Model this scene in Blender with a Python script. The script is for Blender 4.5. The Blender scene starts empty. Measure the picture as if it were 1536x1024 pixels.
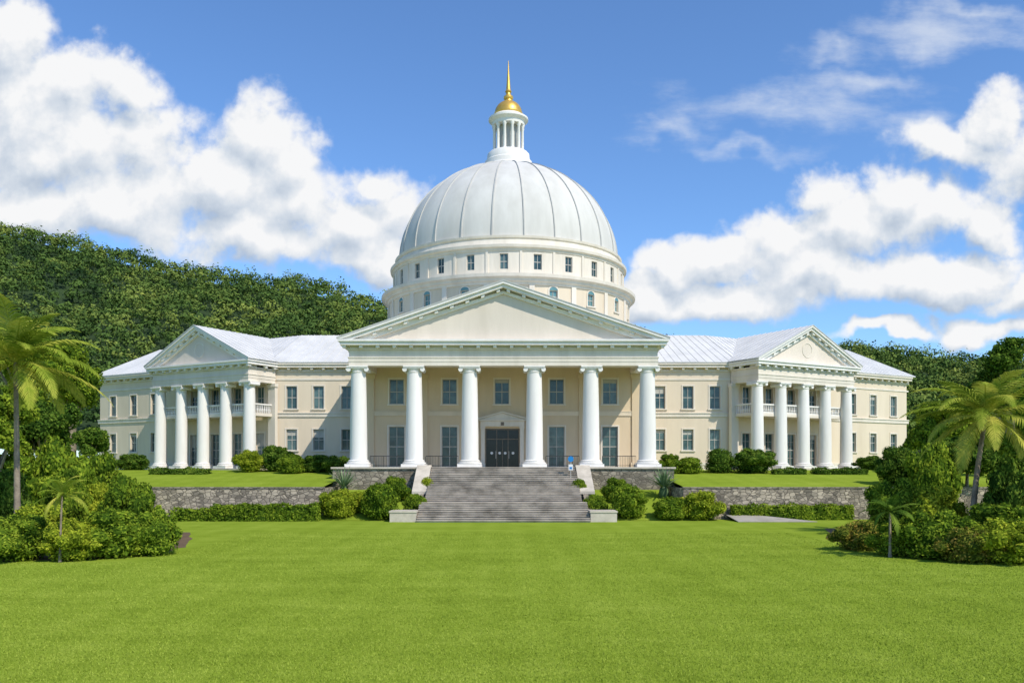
import bpy, bmesh, math, random
import numpy as np
from mathutils import Vector, Matrix
random.seed(4); rng = np.random.default_rng(7)
C = bpy.context.scene.collection
R = math.radians
FPX = 1280.0; CX = 755.0; HY = 700.0; EYE = 4.6
def at(px, Y): return (px-CX)*Y/FPX
def zat(py, Y): return EYE+(HY-py)*Y/FPX

# ------------------------------------------------------------ materials
def nt_new(name):
    m = bpy.data.materials.new(name); m.use_nodes = True
    nt = m.node_tree; nt.nodes.clear()
    out = nt.nodes.new('ShaderNodeOutputMaterial')
    return m, nt, out
def N(nt, t, **kw):
    n = nt.nodes.new(t)
    for k, v in kw.items():
        if k.startswith('i_'):
            key = k[2:]
            key = int(key) if key.isdigit() else key.replace('_', ' ')
            n.inputs[key].default_value = v
        else: setattr(n, k, v)
    return n
def c4(c): return (c[0], c[1], c[2], 1)
def ramp(nt, stops, interp='LINEAR'):
    n = nt.nodes.new('ShaderNodeValToRGB'); cr = n.color_ramp; cr.interpolation = interp
    while len(cr.elements) < len(stops): cr.elements.new(0.5)
    for e, (p, c) in zip(cr.elements, stops): e.position = p; e.color = c4(c)
    return n
def mat_noise(name, c1, c2, scale=1.0, rough=0.7, bump=0.1, bscale=None, streak=False, metallic=0, spec=0.3):
    m, nt, out = nt_new(name); L = nt.links.new
    p = N(nt, 'ShaderNodeBsdfPrincipled', i_Roughness=rough, i_Metallic=metallic)
    p.inputs['Specular IOR Level'].default_value = spec
    tc = N(nt, 'ShaderNodeTexCoord'); mp = N(nt, 'ShaderNodeMapping')
    if streak: mp.inputs['Scale'].default_value = (1, 1, 0.18)
    L(tc.outputs['Object'], mp.inputs[0])
    n1 = N(nt, 'ShaderNodeTexNoise', i_Scale=scale, i_Detail=5.0, i_Roughness=0.65)
    L(mp.outputs[0], n1.inputs['Vector'])
    r = ramp(nt, [(0.3, c2), (0.62, c1)]); L(n1.outputs[0], r.inputs[0])
    L(r.outputs[0], p.inputs['Base Color'])
    if bump:
        n2 = N(nt, 'ShaderNodeTexNoise', i_Scale=bscale or scale*12, i_Detail=3.0)
        L(tc.outputs['Object'], n2.inputs['Vector'])
        b = N(nt, 'ShaderNodeBump', i_Strength=bump, i_Distance=0.05); L(n2.outputs[0], b.inputs['Height'])
        L(b.outputs[0], p.inputs['Normal'])
    L(p.outputs[0], out.inputs[0]); return m
def mat_leaf(name, dark, mid, light, nscale=1.2, trans=0.22, nk=1.1):
    m, nt, out = nt_new(name); L = nt.links.new
    at_ = N(nt, 'ShaderNodeAttribute', attribute_name='face_tone')
    no = N(nt, 'ShaderNodeTexNoise', i_Scale=nscale, i_Detail=1.0)
    ge = N(nt, 'ShaderNodeNewGeometry'); L(ge.outputs['Position'], no.inputs['Vector'])
    oi = N(nt, 'ShaderNodeObjectInfo')
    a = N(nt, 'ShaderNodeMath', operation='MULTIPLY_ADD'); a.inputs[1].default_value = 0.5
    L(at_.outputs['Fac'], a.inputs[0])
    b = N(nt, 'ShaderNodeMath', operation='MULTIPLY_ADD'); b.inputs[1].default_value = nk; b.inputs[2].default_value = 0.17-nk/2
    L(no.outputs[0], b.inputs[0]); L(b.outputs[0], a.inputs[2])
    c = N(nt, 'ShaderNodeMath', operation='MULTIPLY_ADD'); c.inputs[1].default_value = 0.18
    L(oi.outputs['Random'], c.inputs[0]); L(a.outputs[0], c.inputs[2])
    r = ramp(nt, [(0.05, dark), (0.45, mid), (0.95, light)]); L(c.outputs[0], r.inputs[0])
    p = N(nt, 'ShaderNodeBsdfDiffuse'); L(r.outputs[0], p.inputs[0])
    if trans:
        t = N(nt, 'ShaderNodeBsdfTranslucent'); L(r.outputs[0], t.inputs[0])
        mx = N(nt, 'ShaderNodeMixShader'); mx.inputs[0].default_value = trans
        L(p.outputs[0], mx.inputs[1]); L(t.outputs[0], mx.inputs[2]); L(mx.outputs[0], out.inputs[0])
    else: L(p.outputs[0], out.inputs[0])
    return m
def mat_lawn(name, attr=False):
    m, nt, out = nt_new(name); L = nt.links.new
    ge = N(nt, 'ShaderNodeNewGeometry')
    mp = N(nt, 'ShaderNodeMapping'); mp.inputs['Scale'].default_value = (0.16, 0.8, 1); L(ge.outputs['Position'], mp.inputs[0])
    n1 = N(nt, 'ShaderNodeTexNoise', i_Scale=0.7, i_Detail=5.0, i_Roughness=0.7); L(mp.outputs[0], n1.inputs['Vector'])
    n2 = N(nt, 'ShaderNodeTexNoise', i_Scale=0.20, i_Detail=9.0, i_Roughness=0.75); L(ge.outputs['Position'], n2.inputs['Vector'])
    mp3 = N(nt, 'ShaderNodeMapping'); mp3.inputs['Scale'].default_value = (1, 0.4, 1); L(ge.outputs['Position'], mp3.inputs[0])
    n3 = N(nt, 'ShaderNodeTexNoise', i_Scale=14.0, i_Detail=4.0, i_Roughness=0.85); L(mp3.outputs[0], n3.inputs['Vector'])
    wv = N(nt, 'ShaderNodeTexWave', wave_type='BANDS', bands_direction='X'); wv.inputs['Scale'].default_value = 0.16; wv.inputs['Distortion'].default_value = 1.2; wv.inputs['Detail'].default_value = 1.0
    wm = N(nt, 'ShaderNodeMapping'); wm.inputs['Scale'].default_value = (1, 0.15, 1); L(ge.outputs['Position'], wm.inputs[0]); L(wm.outputs[0], wv.inputs['Vector'])
    def ma(x, k, add):
        q = N(nt, 'ShaderNodeMath', operation='MULTIPLY_ADD'); q.inputs[1].default_value = k
        L(x, q.inputs[0])
        if isinstance(add, float): q.inputs[2].default_value = add
        else: L(add, q.inputs[2])
        return q.outputs[0]
    s = ma(n1.outputs[0], 0.40, -0.46); s = ma(n2.outputs[0], 0.60, s); s = ma(n3.outputs[0], 0.78, s); s = ma(wv.outputs[1], 0.05, s)
    if attr:
        at_ = N(nt, 'ShaderNodeAttribute', attribute_name='face_tone'); s = ma(at_.outputs['Fac'], 0.70, s); s = ma(s, 1.0, -0.24)
    r = ramp(nt, [(0.10, (0.12, 0.175, 0.015)), (0.45, (0.225, 0.305, 0.030)), (0.90, (0.385, 0.45, 0.075))])
    L(s, r.inputs[0])
    p = N(nt, 'ShaderNodeBsdfDiffuse'); L(r.outputs[0], p.inputs[0])
    if not attr:
        b = N(nt, 'ShaderNodeBump', i_Strength=0.5, i_Distance=0.05); L(n3.outputs[0], b.inputs['Height']); L(b.outputs[0], p.inputs['Normal'])
    L(p.outputs[0], out.inputs[0]); return m
def mat_stone(name, sc, c1, c2, mortar, fade=0.6):
    m, nt, out = nt_new(name); L = nt.links.new
    tc = N(nt, 'ShaderNodeTexCoord'); mp = N(nt, 'ShaderNodeMapping'); mp.inputs['Scale'].default_value = (sc, sc, sc*1.6)
    L(tc.outputs['Object'], mp.inputs[0])
    v = N(nt, 'ShaderNodeTexVoronoi', feature='F1'); v.inputs['Scale'].default_value = 1; L(mp.outputs[0], v.inputs['Vector'])
    e = N(nt, 'ShaderNodeTexVoronoi', feature='DISTANCE_TO_EDGE'); e.inputs['Scale'].default_value = 1; L(mp.outputs[0], e.inputs['Vector'])
    sp = N(nt, 'ShaderNodeSeparateColor'); L(v.outputs['Color'], sp.inputs[0])
    no = N(nt, 'ShaderNodeTexNoise', i_Scale=0.8, i_Detail=6.0); L(tc.outputs['Object'], no.inputs['Vector'])
    ad = N(nt, 'ShaderNodeMath', operation='MULTIPLY_ADD'); ad.inputs[1].default_value = 0.65; L(sp.outputs[0], ad.inputs[0])
    a2 = N(nt, 'ShaderNodeMath', operation='MULTIPLY_ADD'); a2.inputs[1].default_value = 1.0; a2.inputs[2].default_value = -0.3; L(no.outputs[0], a2.inputs[0]); L(a2.outputs[0], ad.inputs[2])
    r = ramp(nt, [(0.1, c2), (0.9, c1)]); L(ad.outputs[0], r.inputs[0])
    er = ramp(nt, [(0.0, (0, 0, 0)), (0.10, (1, 1, 1))]); L(e.outputs['Distance'], er.inputs[0])
    mx = N(nt, 'ShaderNodeMix', data_type='RGBA'); mx.inputs[6].default_value = c4(mortar)
    L(er.outputs[0], mx.inputs[0]); L(r.outputs[0], mx.inputs[7])
    p = N(nt, 'ShaderNodeBsdfPrincipled', i_Roughness=0.9); L(mx.outputs[2], p.inputs['Base Color'])
    b = N(nt, 'ShaderNodeBump', i_Strength=0.6, i_Distance=0.04); L(er.outputs[0], b.inputs['Height']); L(b.outputs[0], p.inputs['Normal'])
    L(p.outputs[0], out.inputs[0]); return m

M = {}
M['white'] = mat_noise('white_paint', (0.83, 0.80, 0.755), (0.73, 0.695, 0.64), 0.8, 0.65, 0.06, streak=True)
M['trim'] = mat_noise('cream_trim', (0.76, 0.69, 0.59), (0.64, 0.575, 0.48), 0.8, 0.7, 0.06, streak=True)
M['trim2'] = mat_noise('pediment_cream', (0.74, 0.655, 0.56), (0.62, 0.545, 0.455), 0.3, 0.75, 0.06, streak=True)
M['wall'] = mat_noise('cream_render', (0.74, 0.63, 0.485), (0.64, 0.54, 0.405), 0.35, 0.8, 0.08, streak=True)
M['tan'] = mat_noise('tan_render', (0.70, 0.56, 0.385), (0.61, 0.48, 0.32), 0.4, 0.8, 0.08, streak=True)
M['roof'] = mat_noise('white_metal_roof', (0.66, 0.65, 0.63), (0.55, 0.545, 0.53), 0.5, 0.75, 0.03, spec=0.1)
M['dome'] = mat_noise('dome_paint', (0.67, 0.65, 0.605), (0.54, 0.52, 0.475), 0.3, 0.8, 0.03, streak=True, spec=0.08)
M['seam'] = mat_noise('dome_seam', (0.50, 0.49, 0.46), (0.42, 0.41, 0.39), 0.6, 0.75, 0)
M['gold'] = mat_noise('gold_leaf', (0.80, 0.50, 0.12), (0.70, 0.41, 0.08), 2, 0.38, 0.03, metallic=0.6)
M['glass'] = mat_noise('window_glass', (0.055, 0.11, 0.11), (0.012, 0.03, 0.034), 0.9, 0.1, 0, spec=0.5)
M['glass_pale'] = mat_noise('window_glass_pale', (0.10, 0.17, 0.17), (0.03, 0.06, 0.065), 1.3, 0.1, 0, spec=0.5)
M['blind'] = mat_noise('window_blind', (0.50, 0.49, 0.44), (0.40, 0.39, 0.35), 1.3, 0.8, 0)
M['doorglass'] = mat_noise('door_glass', (0.018, 0.022, 0.024), (0.006, 0.008, 0.01), 0.7, 0.15, 0, spec=0.35)
M['tealglass'] = mat_noise('drum_glass', (0.13, 0.27, 0.27), (0.07, 0.17, 0.18), 0.7, 0.12, 0, spec=0.7)
M['frame'] = mat_noise('window_frame_paint', (0.50, 0.48, 0.43), (0.42, 0.39, 0.35), 2, 0.5, 0)
M['dark'] = mat_noise('black_metal', (0.03, 0.03, 0.03), (0.02, 0.02, 0.02), 2, 0.4, 0)
M['bronze'] = mat_noise('door_frame_metal', (0.20, 0.165, 0.125), (0.15, 0.12, 0.09), 2, 0.5, 0)
M['step'] = mat_noise('weathered_step_stone', (0.50, 0.435, 0.355), (0.22, 0.185, 0.145), 0.7, 0.85, 0.35, 14)
M['lightstone'] = mat_noise('pale_stone', (0.60, 0.535, 0.44), (0.40, 0.355, 0.285), 0.8, 0.8, 0.2, 10)
M['path'] = mat_noise('path_concrete', (0.42, 0.38, 0.32), (0.32, 0.29, 0.24), 0.8, 0.85, 0.2, 10)
M['soil'] = mat_noise('brown_soil', (0.17, 0.11, 0.06), (0.09, 0.06, 0.03), 1.5, 0.95, 0.6, 8)
M['stone'] = mat_stone('rubble_stone', 2.4, (0.54, 0.45, 0.34), (0.13, 0.11, 0.085), (0.09, 0.075, 0.055))
M['podium'] = mat_stone('podium_stone', 2.0, (0.38, 0.325, 0.25), (0.14, 0.12, 0.09), (0.10, 0.085, 0.065))
M['bark'] = mat_noise('grey_bark', (0.32, 0.26, 0.19), (0.16, 0.125, 0.09), 3, 0.9, 0.5, 15)
M['lawn'] = mat_lawn('lawn_grass'); M['blade'] = mat_lawn('lawn_blades', True)
M['hillsoil'] = mat_noise('hill_undergrowth', (0.035, 0.065, 0.018), (0.02, 0.04, 0.012), 0.1, 0.95, 0)
M['leafhill'] = mat_leaf('hill_leaves', (0.026, 0.055, 0.020), (0.090, 0.150, 0.034), (0.27, 0.31, 0.065), 0.05, 0, 1.2)  # slightly bluish: distance haze is mixed into these leaf colours
M['leafdark'] = mat_leaf('dark_leaves', (0.024, 0.055, 0.009), (0.085, 0.16, 0.02), (0.22, 0.30, 0.04), 1.0)
M['leafmid'] = mat_leaf('green_leaves', (0.045, 0.09, 0.010), (0.155, 0.24, 0.02), (0.36, 0.43, 0.04), 1.0)
M['leaflight'] = mat_leaf('lime_leaves', (0.09, 0.13, 0.01), (0.28, 0.35, 0.025), (0.50, 0.52, 0.05), 1.0)
M['leafred'] = mat_leaf('reddish_leaves', (0.07, 0.10, 0.015), (0.20, 0.23, 0.03), (0.46, 0.28, 0.07), 2.0)
M['palm'] = mat_leaf('palm_leaves', (0.07, 0.12, 0.012), (0.25, 0.33, 0.035), (0.60, 0.56, 0.10), 0.7, 0.3)
M['agave'] = mat_leaf('agave_leaves', (0.08, 0.13, 0.06), (0.16, 0.24, 0.11), (0.32, 0.42, 0.22), 1.0, 0.1)
M['blue'] = mat_noise('blue_sign', (0.02, 0.22, 0.55), (0.015, 0.18, 0.5), 2, 0.4, 0)
M['sticker'] = mat_noise('sticker_white', (0.75, 0.75, 0.75), (0.7, 0.7, 0.7), 2, 0.5, 0)

# ------------------------------------------------------------ helpers
def tag(o, label=None, cat=None, group=None, kind=None):
    if label: o['label'] = label
    if cat: o['category'] = cat
    if group: o['group'] = group
    if kind: o['kind'] = kind
    return o
def empty(name, loc, label, cat, group=None):
    o = bpy.data.objects.new(name, None); C.objects.link(o); o.location = loc; o.empty_display_size = 0.5
    return tag(o, label, cat, group)
def link(name, me, parent=None):
    o = bpy.data.objects.new(name, me); C.objects.link(o)
    if parent is not None:
        o.parent = parent
        if parent.type == 'EMPTY':
            mb = Matrix.LocRotScale(parent.location, parent.rotation_euler, parent.scale)
            o.matrix_parent_inverse = mb.inverted()
    return o
def big_mesh(name, V, Q, mat, face_tone=None, smooth=False):
    V = np.asarray(V, dtype=np.float32); Q = np.asarray(Q, dtype=np.int32); k = Q.shape[1]
    me = bpy.data.meshes.new(name)
    me.vertices.add(len(V)); me.vertices.foreach_set('co', V.ravel())
    me.loops.add(Q.size); me.loops.foreach_set('vertex_index', Q.ravel())
    me.polygons.add(len(Q)); me.polygons.foreach_set('loop_start', np.arange(0, Q.size, k, dtype=np.int32))
    me.polygons.foreach_set('loop_total', np.full(len(Q), k, dtype=np.int32))
    me.update(calc_edges=True)
    if face_tone is not None:
        a = me.attributes.new('face_tone', 'FLOAT', 'FACE'); a.data.foreach_set('value', np.asarray(face_tone, dtype=np.float32))
    if smooth: me.polygons.foreach_set('use_smooth', np.ones(len(Q), dtype=bool))
    me.materials.append(mat); return me
class Fr:
    def __init__(s, o=(0, 0), u=(1, 0), d=(0, 1), mx=1): s.o, s.u, s.d, s.mx = o, u, d, mx
    def pt(s, u, d, z):
        return (s.mx*(s.o[0]+s.u[0]*u+s.d[0]*d), s.o[1]+s.u[1]*u+s.d[1]*d, z)
    def sub(s, u, d): return Fr((s.o[0]+s.u[0]*u+s.d[0]*d, s.o[1]+s.u[1]*u+s.d[1]*d), s.u, s.d, s.mx)
class Cyl:   # u is arc length, d is depth inward
    def __init__(s, c, Rr): s.c, s.R = c, Rr
    def pt(s, u, d, z):
        a = u/s.R; r = s.R-d
        return (s.c[0]+r*math.sin(a), s.c[1]-r*math.cos(a), z)
ID = Fr()
class MB:
    def __init__(s, fr=ID): s.fr = fr; s.V = []; s.F = []
    def vs(s, pts):
        i = len(s.V); s.V += [s.fr.pt(*p) for p in pts]; return list(range(i, i+len(pts)))
    def poly(s, pts): s.F.append(s.vs(pts))
    def box(s, u0, u1, d0, d1, z0, z1):
        v = s.vs([(u0, d0, z0), (u1, d0, z0), (u1, d1, z0), (u0, d1, z0), (u0, d0, z1), (u1, d0, z1), (u1, d1, z1), (u0, d1, z1)])
        for f in ((0, 3, 2, 1), (4, 5, 6, 7), (0, 1, 5, 4), (1, 2, 6, 5), (2, 3, 7, 6), (3, 0, 4, 7)): s.F.append([v[i] for i in f])
    def prism(s, uz, d0, d1):      # polygon in (u,z) pushed along d
        n = len(uz); a = s.vs([(u, d0, z) for u, z in uz]); b = s.vs([(u, d1, z) for u, z in uz])
        s.F.append(a); s.F.append(b[::-1])
        for i in range(n): s.F.append([a[i], a[(i+1) % n], b[(i+1) % n], b[i]])
    def prism_u(s, dz, u0, u1):    # polygon in (d,z) pushed along u
        n = len(dz); a = s.vs([(u0, d, z) for d, z in dz]); b = s.vs([(u1, d, z) for d, z in dz])
        s.F.append(a); s.F.append(b[::-1])
        for i in range(n): s.F.append([a[i], a[(i+1) % n], b[(i+1) % n], b[i]])
    def lathe(s, cu, cd, prof, n=24, cap=True):
        rows = []
        for r, z in prof:
            rows.append(s.vs([(cu+r*math.cos(2*math.pi*k/n), cd+r*math.sin(2*math.pi*k/n), z) for k in range(n)]))
        for a, b in zip(rows, rows[1:]):
            for k in range(n): s.F.append([a[k], a[(k+1) % n], b[(k+1) % n], b[k]])
        if cap: s.F.append(rows[0][::-1]); s.F.append(rows[-1])
    def tube(s, p0, p1, r0, r1=None, n=8):
        r1 = r0 if r1 is None else r1
        a = Vector(p0); b = Vector(p1); d = (b-a).normalized()
        x = d.orthogonal().normalized(); y = d.cross(x)
        A = s.vs([tuple(a+x*r0*math.cos(2*math.pi*k/n)+y*r0*math.sin(2*math.pi*k/n)) for k in range(n)])
        B = s.vs([tuple(b+x*r1*math.cos(2*math.pi*k/n)+y*r1*math.sin(2*math.pi*k/n)) for k in range(n)])
        for k in range(n): s.F.append([A[k], A[(k+1) % n], B[(k+1) % n], B[k]])
        s.F.append(A[::-1]); s.F.append(B)
    def slab(s, a, b, c, d, th):   # quad with thickness upward (points in u,d,z)
        lo = s.vs([a, b, c, d]); hi = s.vs([(p[0], p[1], p[2]+th) for p in (a, b, c, d)])
        s.F.append(lo[::-1]); s.F.append(hi)
        for i in range(4): s.F.append([lo[i], lo[(i+1) % 4], hi[(i+1) % 4], hi[i]])
    def wall(s, u0, u1, z0, z1, ops, d=0.0, rev=0.3, ustep=None):
        us = sorted(set([u0, u1]+[o[0] for o in ops]+[o[1] for o in ops]))
        if ustep:
            k = int((u1-u0)/ustep); us = sorted(set(us+[u0+(u1-u0)*i/k for i in range(k+1)]))
        zs = sorted(set([z0, z1]+[o[2] for o in ops]+[o[3] for o in ops]))
        for a, b in zip(us, us[1:]):
            for c, e in zip(zs, zs[1:]):
                m_, k_ = (a+b)/2, (c+e)/2
                if any(o[0] < m_ < o[1] and o[2] < k_ < o[3] for o in ops): continue
                s.poly([(a, d, c), (b, d, c), (b, d, e), (a, d, e)])
        for o in ops:
            a, b, c, e = o
            s.poly([(a, d, c), (b, d, c), (b, d+rev, c), (a, d+rev, c)]); s.poly([(a, d, e), (b, d, e), (b, d+rev, e), (a, d+rev, e)])
            s.poly([(a, d, c), (a, d+rev, c), (a, d+rev, e), (a, d, e)]); s.poly([(b, d, c), (b, d+rev, c), (b, d+rev, e), (b, d, e)])
    def build(s, name, mat, parent=None, smooth=False):
        me = bpy.data.meshes.new(name); me.from_pydata(s.V, [], s.F)
        bm = bmesh.new(); bm.from_mesh(me); bmesh.ops.recalc_face_normals(bm, faces=bm.faces)
        if smooth:
            for f in bm.faces: f.smooth = True
            for e in bm.edges:
                if len(e.link_faces) != 2 or e.calc_face_angle(3) > R(38): e.smooth = False
        bm.to_mesh(me); bm.free(); me.materials.append(mat)
        return link(name, me, parent)

# ------------------------------------------------------------ world, sun, camera
SAZ, SEL = R(42), R(46)
w = bpy.data.worlds.new('World'); bpy.context.scene.world = w; w.use_nodes = True
w.cycles.sampling_method = 'MANUAL'; w.cycles.sample_map_resolution = 256
nt = w.node_tree; nt.nodes.clear(); L = nt.links.new
sky = N(nt, 'ShaderNodeTexSky', sky_type='NISHITA', sun_disc=False, sun_elevation=SEL, sun_rotation=math.pi-SAZ)
sky.altitude = 200; sky.air_density = 1.0; sky.dust_density = 0.4; sky.ozone_density = 2.5
def blob_field(g, l, src, blobs, k=0.3):
    prev = None
    for (bx, by, rx, ry) in blobs:
        u, v = (bx-CX)/FPX, (HY-by)/FPX; rx /= FPX; ry /= FPX
        q = N(g, 'ShaderNodeVectorMath', operation='MULTIPLY_ADD'); q.inputs[1].default_value = (1/rx, 1/ry, 0); q.inputs[2].default_value = (-u/rx, -v/ry, 0)
        l(src, q.inputs[0]); ln = N(g, 'ShaderNodeVectorMath', operation='LENGTH'); l(q.outputs[0], ln.inputs[0])
        if prev is None: prev = ln.outputs['Value']
        else:
            mn = N(g, 'ShaderNodeMath', operation='SMOOTH_MIN'); mn.inputs[2].default_value = k
            l(prev, mn.inputs[0]); l(ln.outputs['Value'], mn.inputs[1]); prev = mn.outputs[0]
    return prev
def cloud_group(name, blobs, vamp, namp, nscale, vscale, warp, stretch=(1, 1, 1), det=9.0, rough=0.6):
    g = bpy.data.node_groups.new(name, 'ShaderNodeTree')
    g.interface.new_socket('P', in_out='INPUT', socket_type='NodeSocketVector'); g.interface.new_socket('F', in_out='OUTPUT', socket_type='NodeSocketFloat')
    gi = g.nodes.new('NodeGroupInput'); go = g.nodes.new('NodeGroupOutput'); l = g.links.new
    wn = N(g, 'ShaderNodeTexNoise', noise_dimensions='2D', i_Scale=11.0, i_Detail=4.0); l(gi.outputs[0], wn.inputs['Vector'])
    w1 = N(g, 'ShaderNodeVectorMath', operation='MULTIPLY_ADD'); w1.inputs[1].default_value = (warp, warp, 0); w1.inputs[2].default_value = (-warp/2, -warp/2, 0)
    l(wn.outputs['Color'], w1.inputs[0])
    w2 = N(g, 'ShaderNodeVectorMath', operation='ADD'); l(gi.outputs[0], w2.inputs[0]); l(w1.outputs[0], w2.inputs[1])
    prev = blob_field(g, l, w2.outputs[0], blobs)
    st = N(g, 'ShaderNodeVectorMath', operation='MULTIPLY'); st.inputs[1].default_value = stretch; l(gi.outputs[0], st.inputs[0])
    n1 = N(g, 'ShaderNodeTexNoise', noise_dimensions='2D', i_Scale=nscale, i_Detail=det, i_Roughness=rough); l(st.outputs[0], n1.inputs['Vector'])
    acc = N(g, 'ShaderNodeMath', operation='SUBTRACT'); acc.inputs[0].default_value = 1.0-namp/2; l(prev, acc.inputs[1])
    a2 = N(g, 'ShaderNodeMath', operation='MULTIPLY_ADD'); a2.inputs[1].default_value = namp; l(n1.outputs[0], a2.inputs[0]); l(acc.outputs[0], a2.inputs[2])
    res = a2.outputs[0]
    if vamp:
        wa = N(g, 'ShaderNodeVectorMath', operation='MULTIPLY_ADD'); wa.inputs[1].default_value = (0.05, 0.05, 0); l(n1.outputs['Color'], wa.inputs[0]); l(gi.outputs[0], wa.inputs[2])
        vo = N(g, 'ShaderNodeTexVoronoi', feature='F1', voronoi_dimensions='2D', normalize=True); vo.inputs['Scale'].default_value = vscale; vo.inputs['Detail'].default_value = 3.0
        vo.inputs['Roughness'].default_value = 0.6
        l(wa.outputs[0], vo.inputs['Vector'])
        a3 = N(g, 'ShaderNodeMath', operation='MULTIPLY_ADD'); a3.inputs[1].default_value = -vamp; l(vo.outputs['Distance'], a3.inputs[0]); l(res, a3.inputs[2])
        a4 = N(g, 'ShaderNodeMath', operation='ADD'); a4.inputs[1].default_value = vamp*0.42; l(a3.outputs[0], a4.inputs[0]); res = a4.outputs[0]
    l(res, go.inputs[0]); return g
BL = [(20, 70, 75, 70), (0, 160, 120, 110), (110, 125, 75, 60), (190, 135, 62, 50), (90, 220, 160, 85), (225, 215, 80, 65), (180, 300, 190, 60),
      (395, 195, 66, 56), (440, 240, 60, 55), (340, 275, 105, 70), (450, 300, 120, 60), (560, 285, 70, 40), (600, 320, 60, 50), (540, 350, 100, 50),
      (380, 355, 160, 45), (50, 310, 130, 45), (560, 395, 70, 35), (1420, 415, 130, 36),
      (1235, 290, 55, 45), (1335, 295, 60, 50), (1260, 335, 110, 48), (1410, 325, 85, 50), (1480, 345, 50, 42), (1170, 365, 80, 42), (1075, 390, 70, 36),
      (1230, 400, 170, 40), (1000, 400, 60, 28), (980, 450, 80, 36), (1090, 445, 110, 32), (1420, 215, 75, 30),
      (1500, 175, 60, 42), (1545, 240, 80, 70), (1525, 440, 70, 32), (1480, 490, 90, 22), (1330, 498, 80, 14)]
gc = cloud_group('cumulus', BL, 0.85, 1.35, 8.0, 17.0, 0.07, rough=0.64)
gw = cloud_group('cirrus', [(1180, 165, 210, 50), (1030, 195, 100, 30), (1390, 45, 150, 45), (1250, 70, 80, 30), (1130, 225, 110, 24), (1460, 15, 110, 30), (1380, 200, 120, 40), (1300, 120, 120, 30)], 0, 1.9, 7.0, 1, 0.10, (0.8, 2.4, 1), 9, 0.68)
tc = N(nt, 'ShaderNodeTexCoord'); sx = N(nt, 'ShaderNodeSeparateXYZ'); L(tc.outputs['Generated'], sx.inputs[0])
my = N(nt, 'ShaderNodeMath', operation='MAXIMUM'); my.inputs[1].default_value = 0.08; L(sx.outputs[1], my.inputs[0])
du = N(nt, 'ShaderNodeMath', operation='DIVIDE'); L(sx.outputs[0], du.inputs[0]); L(my.outputs[0], du.inputs[1])
dv = N(nt, 'ShaderNodeMath', operation='DIVIDE'); L(sx.outputs[2], dv.inputs[0]); L(my.outputs[0], dv.inputs[1])
P = N(nt, 'ShaderNodeCombineXYZ'); L(du.outputs[0], P.inputs[0]); L(dv.outputs[0], P.inputs[1])
def cg(g, off):
    n = N(nt, 'ShaderNodeGroup'); n.node_tree = g
    if off:
        a = N(nt, 'ShaderNodeVectorMath', operation='ADD'); a.inputs[1].default_value = off; L(P.outputs[0], a.inputs[0]); L(a.outputs[0], n.inputs[0])
    else: L(P.outputs[0], n.inputs[0])
    return n.outputs[0]
F0 = cg(gc, None); F2 = cg(gc, (0.010, 0.028, 0))
al = N(nt, 'ShaderNodeMapRange', interpolation_type='SMOOTHSTEP'); al.inputs[1].default_value = -0.12; al.inputs[2].default_value = 0.48; L(F0, al.inputs[0])
d2 = N(nt, 'ShaderNodeMath', operation='SUBTRACT'); L(F0, d2.inputs[0]); L(F2, d2.inputs[1])
s2 = N(nt, 'ShaderNodeMath', operation='MULTIPLY_ADD'); s2.inputs[1].default_value = 0.78; s2.inputs[2].default_value = 0.60; L(d2.outputs[0], s2.inputs[0])
cr = ramp(nt, [(0.0, (0.47, 0.56, 0.69)), (0.42, (0.69, 0.755, 0.84)), (0.84, (0.97, 0.975, 0.985))]); L(s2.outputs[0], cr.inputs[0])  # sunlit cloud tops and shaded undersides painted in through this ramp
hs = N(nt, 'ShaderNodeVectorMath', operation='MULTIPLY'); hs.inputs[1].default_value = (1.05, 1.38, 1.74); L(sky.outputs[0], hs.inputs[0])
bg = N(nt, 'ShaderNodeBackground', i_Strength=0.112); L(hs.outputs[0], bg.inputs[0])
bc = N(nt, 'ShaderNodeBackground', i_Strength=0.96); L(cr.outputs[0], bc.inputs[0])
fw = cg(gw, None); aw = N(nt, 'ShaderNodeMapRange', interpolation_type='SMOOTHSTEP'); aw.inputs[1].default_value = -0.1; aw.inputs[2].default_value = 1.4; aw.inputs[4].default_value = 0.65; L(fw, aw.inputs[0])
bw = N(nt, 'ShaderNodeBackground', i_Strength=0.92); bw.inputs[0].default_value = (0.88, 0.93, 1, 1)
m1 = N(nt, 'ShaderNodeMixShader'); L(aw.outputs[0], m1.inputs[0]); L(bg.outputs[0], m1.inputs[1]); L(bw.outputs[0], m1.inputs[2])
m2 = N(nt, 'ShaderNodeMixShader'); L(al.outputs[0], m2.inputs[0]); L(m1.outputs[0], m2.inputs[1]); L(bc.outputs[0], m2.inputs[2])
wo = N(nt, 'ShaderNodeOutputWorld'); L(m2.outputs[0], wo.inputs[0])
sl = bpy.data.lights.new('Sun', 'SUN'); sl.energy = 4.1; sl.angle = R(0.6); sl.color = (1, 0.925, 0.80)
so = bpy.data.objects.new('Sun', sl); C.objects.link(so)
S = Vector((math.sin(SAZ)*math.cos(SEL), -math.cos(SAZ)*math.cos(SEL), math.sin(SEL)))
so.rotation_euler = S.to_track_quat('Z', 'Y').to_euler(); so.location = (60, -60, 80)
cd = bpy.data.cameras.new('Camera'); cam = bpy.data.objects.new('Camera', cd); C.objects.link(cam)
cam.location = (0, 0, EYE); cam.rotation_euler = (R(90), 0, 0); cd.lens = 30; cd.sensor_width = 36
cd.shift_x = 13/1536; cd.shift_y = 188/1536; cd.clip_end = 5000
bpy.context.scene.camera = cam
bpy.context.scene.view_settings.view_transform = 'Standard'

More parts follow.
